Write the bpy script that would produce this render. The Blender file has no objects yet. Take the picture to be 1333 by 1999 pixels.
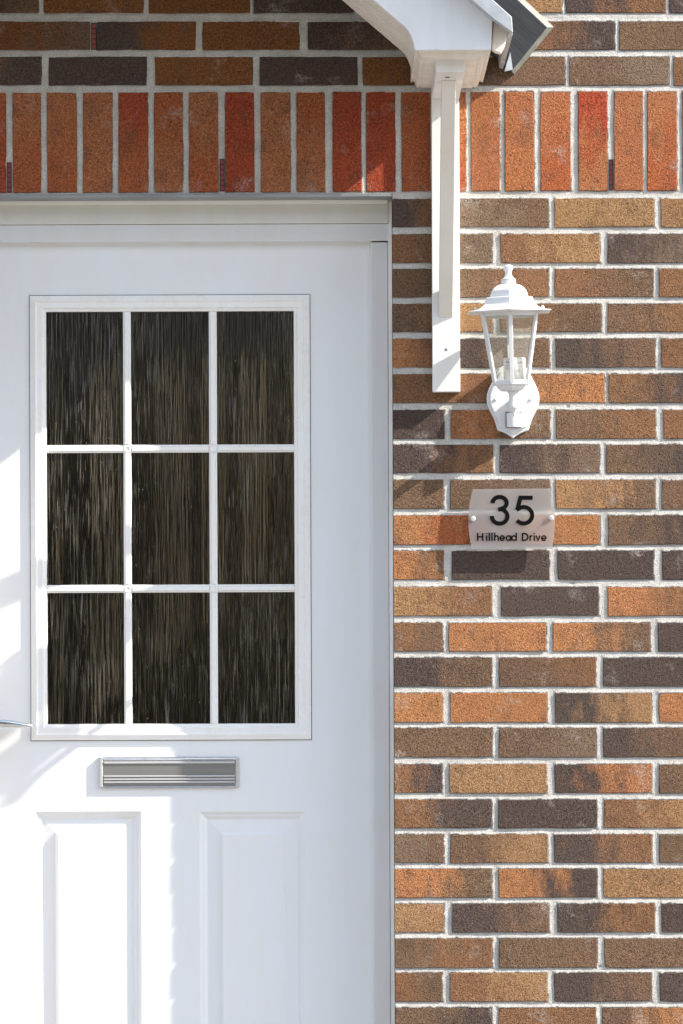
import bpy, bmesh, math, random
import numpy as np
from mathutils import Vector, Matrix

random.seed(7)
rng = np.random.default_rng(7)
scene = bpy.context.scene
COL = scene.collection

# ------------------------------------------------------------------ camera, sky, sun, exposure
S = 1.097e-3          # metres per photograph pixel on the wall face (brick course = 75 mm)
DIST = 10.4           # camera to wall face
HOR = 1250.0          # photograph row of the eye level
CX = 666.5
ZC = 1.23             # eye height above the ground
ROLL = 0.0038         # the photograph leans by this much

cam_d = bpy.data.cameras.new("camera")
cam = bpy.data.objects.new("camera", cam_d)
COL.objects.link(cam)
cam.location = (0, -DIST, ZC)
cam.rotation_euler = (math.radians(90), ROLL, 0)
cam_d.sensor_fit = 'VERTICAL'
cam_d.sensor_height = 36
cam_d.lens = 36 * DIST / (1999 * S)
cam_d.shift_y = (HOR - 999.5) / 1999
cam_d.clip_start = 0.1
cam_d.clip_end = 1500
scene.camera = cam

SUN_A, SUN_B = 4.0, 3.08        # sideways and upward travel of a sun ray per unit of depth
sun_vec = Vector((SUN_A, -1.0, SUN_B)).normalized()
elev = math.asin(sun_vec.z)
world = bpy.data.worlds.new("World")
scene.world = world
world.use_nodes = True
wn = world.node_tree.nodes
sky = wn.new('ShaderNodeTexSky')
sky.sky_type = 'NISHITA'
sky.sun_disc = False
sky.sun_elevation = elev
sky.sun_rotation = math.atan2(sun_vec.x, sun_vec.y)
wn['Background'].inputs['Strength'].default_value = 0.108
hsv = wn.new('ShaderNodeHueSaturation')          # thin summer haze: a paler blue
hsv.inputs['Saturation'].default_value = 0.66
world.node_tree.links.new(sky.outputs[0], hsv.inputs['Color'])
world.node_tree.links.new(hsv.outputs[0], wn['Background'].inputs['Color'])

sun_d = bpy.data.lights.new("sun", 'SUN')
sun_d.energy = 3.05
sun_d.angle = math.radians(0.5)
sun_d.color = (1.0, 0.93, 0.84)
sun = bpy.data.objects.new("sun", sun_d)
COL.objects.link(sun)
sun.location = sun_vec * 20
sun.rotation_euler = sun_vec.to_track_quat('Z', 'Y').to_euler()

vs = scene.view_settings
vs.view_transform = 'Standard'
vs.look = 'None'
vs.gamma = 1
vs.use_curve_mapping = False
vs.exposure = 1.8
scene.cycles.max_bounces = 10
scene.cycles.transparent_max_bounces = 12


# ------------------------------------------------------------------ measuring helpers
def unroll(px, py):
    return px - ROLL * (py - HOR), py + ROLL * (px - CX)


def P(px, py, d=0.0):
    """world point that the photograph shows at (px, py), standing d metres in front of the wall face"""
    x, y = unroll(px, py)
    k = S * (DIST - d) / DIST
    return Vector(((x - CX) * k, -d, ZC + (HOR - y) * k))


def rect(x0, x1, y0, y1, d):
    """world x0, x1, z0, z1 of an upright rectangle measured on the photograph"""
    c = P((x0 + x1) / 2, (y0 + y1) / 2, d)
    k = S * (DIST - d) / DIST
    hw, hh = (x1 - x0) / 2 * k, (y1 - y0) / 2 * k
    return c.x - hw, c.x + hw, c.z - hh, c.z + hh


# ------------------------------------------------------------------ object helpers
def mesh_obj(name, verts, faces, mat, parent=None, smooth=False, bevel=0.0, seg=2, fix=True, origin=None):
    me = bpy.data.meshes.new(name)
    if origin is not None:
        verts = [Vector(v) - origin for v in verts]
    me.from_pydata([tuple(v) for v in verts], [], faces)
    if fix:
        bm = bmesh.new(); bm.from_mesh(me)
        bmesh.ops.recalc_face_normals(bm, faces=bm.faces)
        bm.to_mesh(me); bm.free()
    o = bpy.data.objects.new(name, me)
    COL.objects.link(o)
    if mat:
        me.materials.append(mat)
    if smooth:
        for p in me.polygons:
            p.use_smooth = True
    if bevel:
        b = o.modifiers.new("bevel", 'BEVEL')
        b.width = bevel; b.segments = seg; b.limit_method = 'ANGLE'
    if origin is not None:
        o.location = origin
    if parent:
        attach(o, parent)
    return o


def attach(o, parent):
    o.parent = parent
    top = parent
    off = Matrix.Identity(4)
    chain = []
    while top is not None:
        chain.append(top); top = top.parent
    m = Matrix.Identity(4)
    for p in reversed(chain):
        m = m @ p.matrix_parent_inverse @ p.matrix_basis
    o.matrix_parent_inverse = m.inverted()


def thing(name, label, cat, loc):
    o = bpy.data.objects.new(name, None)
    o.empty_display_size = 0.05
    o.location = loc
    COL.objects.link(o)
    o['label'] = label; o['category'] = cat; o['kind'] = 'thing'
    return o


def box_vf(x0, x1, y0, y1, z0, z1):
    v = [(x0, y0, z0), (x1, y0, z0), (x1, y1, z0), (x0, y1, z0), (x0, y0, z1), (x1, y0, z1), (x1, y1, z1), (x0, y1, z1)]
    f = [(0, 3, 2, 1), (4, 5, 6, 7), (0, 1, 5, 4), (1, 2, 6, 5), (2, 3, 7, 6), (3, 0, 4, 7)]
    return v, f


def join(parts):
    V, F = [], []
    for v, f in parts:
        n = len(V)
        V += [tuple(a) for a in v]
        F += [tuple(i + n for i in q) for q in f]
    return V, F


def pbox(name, x0, x1, y0, y1, d0, d1, mat, parent, bevel=0.0, **k):
    """box measured on the photograph at its front depth d1, reaching back to depth d0"""
    a, b, c, e = rect(x0, x1, y0, y1, d1)
    v, f = box_vf(a, b, -d1, -d0, c, e)
    return mesh_obj(name, v, f, mat, parent, bevel=bevel, **k)


def prism(pts, d0, d1):
    """closed outline of world (x, z) points pulled from depth d0 to d1"""
    n = len(pts)
    v = [(x, -d1, z) for x, z in pts] + [(x, -d0, z) for x, z in pts]
    f = [tuple(range(n)), tuple(range(2 * n - 1, n - 1, -1))]
    f += [(i, (i + 1) % n, n + (i + 1) % n, n + i) for i in range(n)]
    return v, f


def pprism(pts, d0, d1):
    w = [P(x, y, d1) for x, y in pts]
    return prism([(p.x, p.z) for p in w], d0, d1)


def rings(x0, x1, z0, z1, prof, centre=True):
    """nested rectangular rings: prof = [(inset, depth)...]"""
    v, f = [], []
    for o, d in prof:
        v += [(x0 + o, -d, z0 + o), (x1 - o, -d, z0 + o), (x1 - o, -d, z1 - o), (x0 + o, -d, z1 - o)]
    for r in range(len(prof) - 1):
        a = r * 4
        for i in range(4):
            j = (i + 1) % 4
            f.append((a + i, a + j, a + 4 + j, a + 4 + i))
    if centre:
        a = (len(prof) - 1) * 4
        f.append((a, a + 1, a + 2, a + 3))
    return v, f


def lathe(prof, n=24, phase=0.0, cx=0, cy=0, scale=1.0):
    """prof = [(radius, z)...] turned about the z axis through (cx, cy)"""
    v, f = [], []
    for r, z in prof:
        r = max(r, 1e-5)
        for i in range(n):
            a = phase + 2 * math.pi * i / n
            v.append((cx + r * math.cos(a), cy + r * math.sin(a), z))
    for k in range(len(prof) - 1):
        for i in range(n):
            j = (i + 1) % n
            f.append((k * n + i, k * n + j, (k + 1) * n + j, (k + 1) * n + i))
    f.append(tuple(range(n - 1, -1, -1)))
    f.append(tuple(range((len(prof) - 1) * n, len(prof) * n)))
    return v, f


def beam(p, q, w, h, up=(0, 0, 1)):
    p, q = Vector(p), Vector(q)
    t = (q - p).normalized()
    s = t.cross(Vector(up)).normalized()
    u = s.cross(t)
    v = []
    for c in (p, q):
        for a, b in ((-1, -1), (1, -1), (1, 1), (-1, 1)):
            v.append(c + s * (a * w / 2) + u * (b * h / 2))
    f = [(0, 1, 2, 3), (7, 6, 5, 4), (0, 4, 5, 1), (1, 5, 6, 2), (2, 6, 7, 3), (3, 7, 4, 0)]
    return v, f


def tube(pts, radii, n=14):
    v, f = [], []
    pts = [Vector(p) for p in pts]
    for i, p in enumerate(pts):
        t = (pts[min(i + 1, len(pts) - 1)] - pts[max(i - 1, 0)]).normalized()
        s = t.cross(Vector((1, 0.02, 0.03))).normalized()
        u = s.cross(t)
        for k in range(n):
            a = 2 * math.pi * k / n
            v.append(p + (s * math.cos(a) + u * math.sin(a)) * radii[i])
    for i in range(len(pts) - 1):
        for k in range(n):
            j = (k + 1) % n
            f.append((i * n + k, i * n + j, (i + 1) * n + j, (i + 1) * n + k))
    f.append(tuple(range(n - 1, -1, -1)))
    f.append(tuple(range((len(pts) - 1) * n, len(pts) * n)))
    return v, f


# ------------------------------------------------------------------ material helpers
def new_mat(name):
    m = bpy.data.materials.new(name)
    m.use_nodes = True
    nt = m.node_tree
    return m, nt.nodes, nt.links, nt.nodes['Principled BSDF']


def noise(n, l, vec, scale, detail=3, rough=0.55, sc3=None):
    t = n.new('ShaderNodeTexNoise')
    t.inputs['Scale'].default_value = scale
    t.inputs['Detail'].default_value = detail
    t.inputs['Roughness'].default_value = rough
    if sc3 is not None:
        mp = n.new('ShaderNodeMapping')
        mp.inputs['Scale'].default_value = sc3
        l.new(vec, mp.inputs['Vector'])
        vec = mp.outputs[0]
    l.new(vec, t.inputs['Vector'])
    return t.outputs['Fac']


def ramp(n, l, fac, p0, p1, c0=(0, 0, 0, 1), c1=(1, 1, 1, 1)):
    r = n.new('ShaderNodeValToRGB')
    r.color_ramp.elements[0].position = p0
    r.color_ramp.elements[1].position = p1
    r.color_ramp.elements[0].color = c0
    r.color_ramp.elements[1].color = c1
    l.new(fac, r.inputs[0])
    return r.outputs[0]


def math_n(n, l, op, a, b):
    m = n.new('ShaderNodeMath'); m.operation = op
    for i, x in enumerate((a, b)):
        if isinstance(x, (int, float)):
            m.inputs[i].default_value = x
        else:
            l.new(x, m.inputs[i])
    return m.outputs[0]


def mixc(n, l, fac, a, b, mode='MIX'):
    m = n.new('ShaderNodeMix'); m.data_type = 'RGBA'; m.blend_type = mode
    for idx, x in ((0, fac), (6, a), (7, b)):
        if isinstance(x, (int, float)):
            m.inputs[idx].default_value = x
        elif isinstance(x, tuple):
            m.inputs[idx].default_value = x if len(x) == 4 else (*x, 1)
        else:
            l.new(x, m.inputs[idx])
    return m.outputs[2]


def bump(n, l, h, dist, strength, bsdf, prev=None):
    b = n.new('ShaderNodeBump')
    b.inputs['Distance'].default_value = dist
    b.inputs['Strength'].default_value = strength
    l.new(h, b.inputs['Height'])
    if prev is not None:
        l.new(prev, b.inputs['Normal'])
    if bsdf is not None:
        l.new(b.outputs[0], bsdf.inputs['Normal'])
    return b.outputs[0]


def make_brick():
    m, n, l, b = new_mat("fired_brick")
    pos = n.new('ShaderNodeNewGeometry').outputs['Position']
    gen = n.new('ShaderNodeTexCoord').outputs['Generated']
    sx = n.new('ShaderNodeSeparateXYZ'); l.new(gen, sx.inputs[0])
    ca = n.new('ShaderNodeObjectInfo').outputs['Color']
    at = n.new('ShaderNodeAttribute'); at.attribute_type = 'OBJECT'; at.attribute_name = 'tone'
    ax = n.new('ShaderNodeAttribute'); ax.attribute_type = 'OBJECT'; ax.attribute_name = 'upright'
    # the fired colour drifts from one end of the brick to the other in ragged upright bands
    along = n.new('ShaderNodeMix'); along.data_type = 'FLOAT'
    l.new(ax.outputs['Fac'], along.inputs[0]); l.new(sx.outputs['X'], along.inputs[2]); l.new(sx.outputs['Z'], along.inputs[3])
    n1 = noise(n, l, pos, 1.0, 3, 0.6, (26, 20, 10))
    f = math_n(n, l, 'ADD', along.outputs[0], math_n(n, l, 'MULTIPLY', math_n(n, l, 'SUBTRACT', n1, 0.5), 1.7))
    col = mixc(n, l, ramp(n, l, f, 0.26, 0.74), ca, at.outputs['Color'])
    # smoky dark clouds
    n2 = noise(n, l, pos, 1.0, 4, 0.65, (19, 20, 15))
    col = mixc(n, l, math_n(n, l, 'MULTIPLY', ramp(n, l, n2, 0.52, 0.68), 0.45), col, (0.10, 0.066, 0.05), 'MIX')
    # sand grains: each a little lighter or darker
    g = noise(n, l, pos, 420, 2, 0.7)
    col = mixc(n, l, 1.0, col, ramp(n, l, g, 0.3, 0.72, (0.42, 0.40, 0.39, 1), (1.62, 1.62, 1.62, 1)), 'MULTIPLY')
    g3 = noise(n, l, pos, 170, 3, 0.65)
    col = mixc(n, l, 1.0, col, ramp(n, l, g3, 0.3, 0.7, (0.72, 0.7, 0.7, 1), (1.25, 1.27, 1.3, 1)), 'MULTIPLY')
    # lime bloom and mortar smears
    e = math_n(n, l, 'MULTIPLY', ramp(n, l, noise(n, l, pos, 13, 3, 0.6), 0.585, 0.72), ramp(n, l, noise(n, l, pos, 160, 3, 0.75), 0.42, 0.66))
    col = mixc(n, l, math_n(n, l, 'MULTIPLY', e, 0.7), col, (0.5, 0.46, 0.42))
    pit = n.new('ShaderNodeTexVoronoi'); pit.inputs['Scale'].default_value = 210; pit.inputs['Randomness'].default_value = 1.0; l.new(pos, pit.inputs['Vector'])
    holes = math_n(n, l, 'MULTIPLY', ramp(n, l, pit.outputs['Distance'], 0.16, 0.30, (1, 1, 1, 1), (0, 0, 0, 1)), ramp(n, l, noise(n, l, pos, 95, 2), 0.47, 0.58))
    col = mixc(n, l, math_n(n, l, 'MULTIPLY', holes, 0.6), col, (.025, .018, .014))      # shade inside the pits put into the colour
    l.new(col, b.inputs['Base Color'])
    b.inputs['Roughness'].default_value = 0.92
    b.inputs['Specular IOR Level'].default_value = 0.06
    gs = ramp(n, l, g, 0.36, 0.64)
    h = math_n(n, l, 'SUBTRACT', math_n(n, l, 'ADD', math_n(n, l, 'MULTIPLY', gs, 0.42), math_n(n, l, 'MULTIPLY', g3, 0.9)), math_n(n, l, 'MULTIPLY', holes, 0.9))
    n0 = bump(n, l, noise(n, l, pos, 40, 3), 0.003, 0.5, None)
    bump(n, l, h, 0.0024, 1.0, b, n0)
    return m


def make_mortar():
    m, n, l, b = new_mat("pale_mortar")
    pos = n.new('ShaderNodeNewGeometry').outputs['Position']
    c = ramp(n, l, noise(n, l, pos, 22, 4, 0.6), 0.3, 0.7, (0.45, 0.432, 0.395, 1), (0.62, 0.60, 0.56, 1))
    g = noise(n, l, pos, 380, 3, 0.7)
    c = mixc(n, l, 1.0, c, ramp(n, l, g, 0.25, 0.6, (0.55, 0.54, 0.52, 1), (1.08, 1.08, 1.08, 1)), 'MULTIPLY')
    l.new(c, b.inputs['Base Color'])
    b.inputs['Roughness'].default_value = 0.95
    b.inputs['Specular IOR Level'].default_value = 0.2
    bump(n, l, g, 0.0016, 1.0, b)
    return m


def make_paint(name, col, rough=0.35, grime=0.05, spec=0.5, bumpd=0.0):
    m, n, l, b = new_mat(name)
    pos = n.new('ShaderNodeNewGeometry').outputs['Position']
    k = 1 - grime * 2.2
    d = (col[0] * k, col[1] * k * 0.985, col[2] * k * 0.95, 1)
    c = ramp(n, l, noise(n, l, pos, 1.0, 5, 0.7, (16, 16, 5)), 0.34, 0.62, d, (*col, 1))
    sp = ramp(n, l, noise(n, l, pos, 240, 2, 0.6), 0.25, 0.31, (0.72, 0.7, 0.66, 1), (1, 1, 1, 1))
    c = mixc(n, l, min(1.0, grime * 6), c, mixc(n, l, 1.0, c, sp, 'MULTIPLY'))
    l.new(c, b.inputs['Base Color'])
    l.new(ramp(n, l, noise(n, l, pos, 30, 3), 0.3, 0.7, (rough - .07,) * 3 + (1,), (rough + .08,) * 3 + (1,)), b.inputs['Roughness'])
    b.inputs['Specular IOR Level'].default_value = spec
    bump(n, l, noise(n, l, pos, 9, 2), 0.0008 + bumpd, 0.07, b)
    return m


def make_metal(name, col, rough, metallic=1.0, streak=None, grime=0.0, turn=0.0):
    m, n, l, b = new_mat(name)
    pos = n.new('ShaderNodeNewGeometry').outputs['Position']
    if turn:
        rot = n.new('ShaderNodeMapping'); rot.vector_type = 'POINT'
        rot.inputs['Rotation'].default_value = (0, turn, 0)
        l.new(pos, rot.inputs['Vector']); pos = rot.outputs[0]
    s = noise(n, l, pos, 1.0, 4, 0.6, streak or (60, 60, 60))
    l.new(ramp(n, l, s, 0.3, 0.7, tuple(c * (0.86 - grime) for c in col) + (1,), tuple(min(1, c * 1.08) for c in col) + (1,)), b.inputs['Base Color'])
    b.inputs['Metallic'].default_value = metallic
    b.inputs['Roughness'].default_value = rough
    bump(n, l, s, 0.0006, 0.15, b)
    return m


M_BRICK = make_brick()
M_MORTAR = make_mortar()
M_WHITE = make_paint("white_door_skin", (0.855, 0.868, 0.88), 0.42, 0.006)
M_FRAME = make_paint("white_frame_plastic", (0.76, 0.76, 0.765), 0.36, 0.015)
M_CREAM = make_paint("cream_trim_plastic", (0.77, 0.76, 0.71), 0.4, 0.02)
M_GLAZE = make_paint("white_glazing_plastic", (0.93, 0.925, 0.90), 0.3, 0.015)
M_BARGE = make_paint("white_canopy_board", (0.80, 0.80, 0.80), 0.4, 0.03)
M_SOFFIT = make_paint("bounce_tinted_soffit", (0.87, 0.81, 0.72), 0.5, 0.07)  # warm bounced light put into the base colour, plus random weathering
M_TIMBER = make_paint("white_bracket_paint", (0.82, 0.81, 0.79), 0.45, 0.03)
M_STRUT = make_paint("shade_tinted_strut", (0.76, 0.72, 0.65), 0.5, 0.02)  # white bracket paint with its warm shade put into the colour
M_LAMP = make_paint("white_lantern_paint", (0.74, 0.75, 0.77), 0.35, 0.02)
M_SEAL = make_paint("white_sealant", (0.80, 0.80, 0.78), 0.6, 0.1, bumpd=0.004)
M_STEEL = make_metal("galvanised_lintel", (0.36, 0.37, 0.37), 0.55, 0.7, (8, 60, 60), 0.15)
M_CHROME = make_metal("chrome", (0.78, 0.79, 0.80), 0.09)
M_SATIN = make_metal("satin_aluminium", (0.25, 0.247, 0.228), 0.5, 0.45, (3, 80, 90))
M_SATIN2 = make_metal("bright_aluminium", (0.66, 0.66, 0.655), 0.28, 0.35, (6, 80, 260))
M_LEAD = make_metal("dark_lead", (0.042, 0.045, 0.049), 0.55, 0.1, (14, 60, 420), 0.45, math.radians(-42))
M_LEADEDGE = make_metal("weathered_lead_edge", (0.22, 0.225, 0.2), 0.6, 0.1, (60, 60, 60), 0.2)
M_BEAD = make_paint("weathered_bead", (.25, .24, .215), .7, .12)
M_ALU = make_metal("grey_verge_metal", (0.50, 0.525, 0.54), 0.45, 0.35, (30, 30, 30), 0.05)
M_SLATE = make_metal("roof_slate", (0.07, 0.075, 0.082), 0.6, 0.0, (40, 40, 40), 0.2)
M_BLACK, _n, _l, _b = new_mat("black_print"); _b.inputs['Base Color'].default_value = (0.006, 0.006, 0.0065, 1); _b.inputs['Roughness'].default_value = 0.7; _b.inputs['Specular IOR Level'].default_value = 0.03
M_GREYINK, _n, _l, _b = new_mat("grey_print"); _b.inputs['Base Color'].default_value = (0.09, 0.09, 0.09, 1); _b.inputs['Roughness'].default_value = 0.5
M_VENT = make_paint("red_vent_plastic", (0.28, 0.045, 0.03), 0.45, 0.08)
M_VENTDARK, _n, _l, _b = new_mat("vent_slot"); _b.inputs['Base Color'].default_value = (0.01, 0.008, 0.008, 1)


def make_acrylic():
    m, n, l, b = new_mat("frosted_acrylic")
    out = n['Material Output']
    b.inputs['Base Color'].default_value = (0.66, 0.665, 0.67, 1)
    b.inputs['Roughness'].default_value = 0.35
    r = n.new('ShaderNodeBsdfRefraction')
    r.inputs['Color'].default_value = (0.93, 0.93, 0.93, 1)
    r.inputs['Roughness'].default_value = 0.3
    r.inputs['IOR'].default_value = 1.12
    t = n.new('ShaderNodeBsdfTranslucent'); t.inputs['Color'].default_value = (0.85, 0.83, 0.82, 1)
    m1 = n.new('ShaderNodeMixShader'); m1.inputs[0].default_value = 0.3
    l.new(r.outputs[0], m1.inputs[1]); l.new(t.outputs[0], m1.inputs[2])
    m2 = n.new('ShaderNodeMixShader'); m2.inputs[0].default_value = 0.82
    l.new(b.outputs[0], m2.inputs[1]); l.new(m1.outputs[0], m2.inputs[2])
    l.new(m2.outputs[0], out.inputs['Surface'])
    return m


def make_lamp_glass():
    m, n, l, b = new_mat("dusty_lantern_glass")
    out = n['Material Output']
    pos = n.new('ShaderNodeNewGeometry').outputs['Position']
    t = n.new('ShaderNodeBsdfTransparent'); t.inputs['Color'].default_value = (0.93, 0.93, 0.90, 1)
    b.inputs['Base Color'].default_value = (0.55, 0.54, 0.47, 1)
    b.inputs['Roughness'].default_value = 0.12
    mx = n.new('ShaderNodeMixShader')
    l.new(ramp(n, l, noise(n, l, pos, 28, 5, 0.7), 0.3, 0.75, (0.07,) * 3 + (1,), (0.27,) * 3 + (1,)), mx.inputs[0])
    l.new(t.outputs[0], mx.inputs[1]); l.new(b.outputs[0], mx.inputs[2])
    l.new(mx.outputs[0], out.inputs['Surface'])
    return m


def make_reeded_glass():
    m, n, l, b = new_mat("rain_textured_glass")
    out = n['Material Output']
    pos = n.new('ShaderNodeNewGeometry').outputs['Position']
    s1 = noise(n, l, pos, 1.0, 2, 0.6, (310, 10, 9))
    s2 = noise(n, l, pos, 1.0, 2, 0.6, (140, 10, 7))
    h = math_n(n, l, 'ADD', s1, math_n(n, l, 'MULTIPLY', s2, 1.2))
    def relief(dist):
        bp = n.new('ShaderNodeBump'); bp.inputs['Distance'].default_value = dist; bp.inputs['Strength'].default_value = 1.0
        l.new(h, bp.inputs['Height'])
        return bp.outputs[0]
    deep, shallow = relief(.008), relief(.0005)
    r = n.new('ShaderNodeBsdfRefraction')
    r.inputs['Color'].default_value = (0.92, 0.94, 0.92, 1)
    r.inputs['Roughness'].default_value = 0.03
    r.inputs['IOR'].default_value = 1.4
    l.new(deep, r.inputs['Normal'])
    g = n.new('ShaderNodeBsdfGlossy'); g.inputs['Roughness'].default_value = 0.05
    l.new(shallow, g.inputs['Normal'])
    fr = n.new('ShaderNodeFresnel'); fr.inputs['IOR'].default_value = 1.4
    l.new(shallow, fr.inputs['Normal'])
    mx = n.new('ShaderNodeMixShader')
    l.new(fr.outputs[0], mx.inputs[0]); l.new(r.outputs[0], mx.inputs[1]); l.new(g.outputs[0], mx.inputs[2])
    # light refracted by the pressed streaks, put in as pale diffuse colour
    m1 = ramp(n, l, noise(n, l, pos, 1.0, 2, 0.55, (500, 10, 8)), 0.58, 0.645)
    m2 = ramp(n, l, noise(n, l, pos, 1.0, 2, 0.55, (400, 10, 18)), 0.60, 0.68)
    cl = ramp(n, l, noise(n, l, pos, 1.0, 3, 0.6, (11, 10, 5)), 0.36, 0.60, (.16,) * 3 + (1,), (1, 1, 1, 1))
    vo = n.new('ShaderNodeTexVoronoi'); vo.inputs['Scale'].default_value = 95
    mpv = n.new('ShaderNodeMapping'); mpv.inputs['Scale'].default_value = (1.3, 0.01, 0.7)
    l.new(pos, mpv.inputs['Vector']); l.new(mpv.outputs[0], vo.inputs['Vector'])
    sv = n.new('ShaderNodeSeparateColor'); l.new(vo.outputs['Color'], sv.inputs[0])
    drop_glints = math_n(n, l, 'MULTIPLY', ramp(n, l, vo.outputs['Distance'], 0.10, 0.17, (1, 1, 1, 1), (0, 0, 0, 1)), math_n(n, l, 'GREATER_THAN', sv.outputs[0], 0.85))  # glints of small drops, painted as pale specks
    k = math_n(n, l, 'MULTIPLY', math_n(n, l, 'MAXIMUM', m1, math_n(n, l, 'MULTIPLY', m2, .8)), cl)
    dsp = n.new('ShaderNodeBsdfDiffuse')
    l.new(ramp(n, l, noise(n, l, pos, 1.0, 2, 0.5, (90, 10, 20)), 0.3, 0.7, (.22, .185, .13, 1), (.26, .25, .225, 1)), dsp.inputs['Color'])
    m3 = n.new('ShaderNodeMixShader')
    l.new(math_n(n, l, 'MAXIMUM', math_n(n, l, 'MULTIPLY', k, .6), math_n(n, l, 'MULTIPLY', drop_glints, .5)), m3.inputs[0]); l.new(mx.outputs[0], m3.inputs[1]); l.new(dsp.outputs[0], m3.inputs[2])
    l.new(m3.outputs[0], out.inputs['Surface'])
    return m


M_ACRYL = make_acrylic()
M_LGLASS = make_lamp_glass()
M_PANE = make_reeded_glass()


# ------------------------------------------------------------------ ground
def make_ground():
    m, n, l, b = new_mat("grey_paving")
    pos = n.new('ShaderNodeNewGeometry').outputs['Position']
    l.new(ramp(n, l, noise(n, l, pos, 6, 5, 0.65), 0.3, 0.7, (0.17, 0.165, 0.155, 1), (0.25, 0.24, 0.225, 1)), b.inputs['Base Color'])
    b.inputs['Roughness'].default_value = 0.9
    return m


gm = make_ground()
g = mesh_obj("ground", [(-600, -600, 0), (600, -600, 0), (600, 600, 0), (-600, 600, 0)], [(0, 1, 2, 3)], gm)
g['kind'] = 'structure'
# added unseen bank: blocks the low sky and darkens reflections in the glass
m_, n_, l_, b_ = new_mat("dark_sky_blocker")
pp = n_.new('ShaderNodeNewGeometry').outputs['Position']
l_.new(ramp(n_, l_, noise(n_, l_, pp, 0.8, 6, 0.7), 0.35, 0.65, (.03, .032, .02, 1), (.085, .08, .055, 1)), b_.inputs['Base Color'])
b_.inputs['Roughness'].default_value = 1.0
V, F = [], []
NXB, NYB = 61, 14
for i in range(NXB):
    for j in range(NYB):
        t = j / (NYB - 1)
        h = (9.0 + 1.3 * math.sin(i * .7) + .8 * math.sin(i * 1.9 + 2)) * (3 * t * t - 2 * t * t * t)
        V.append((-75 + 150 * i / (NXB - 1), -14 - 16 * t, h - .02 + random.uniform(-.15, .15) * t))
for i in range(NXB - 1):
    for j in range(NYB - 1):
        F.append((i * NYB + j, (i + 1) * NYB + j, (i + 1) * NYB + j + 1, i * NYB + j + 1))
hl = mesh_obj("sky_blocker", V, F, m_, smooth=True)
hl['kind'] = 'structure'

# ------------------------------------------------------------------ the brick wall
REVEAL = 0.122
OPEN_R = P(768, 1000).x
OPEN_L = P(-101, 1000).x
OPEN_T = P(330, 378).z
wall = thing("brick_wall", "mottled orange and brown brick wall with pale mortar round the white door", "wall", (P(1050, 1999).x, 0, 0))

C = {'O': (.39, .178, .078), 'T': (.325, .187, .092), 'B': (.172, .108, .068), 'D': (.094, .069, .058), 'G': (.195, .136, .092), 'M': (.205, .088, .034),  # M: brown darkened to put the canopy's shade into the brick
     'R': (.33, .070, .033), 'Q': (.355, .108, .045), 'S': (.365, .142, .064), 'N': (.225, .120, .064)}
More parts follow.
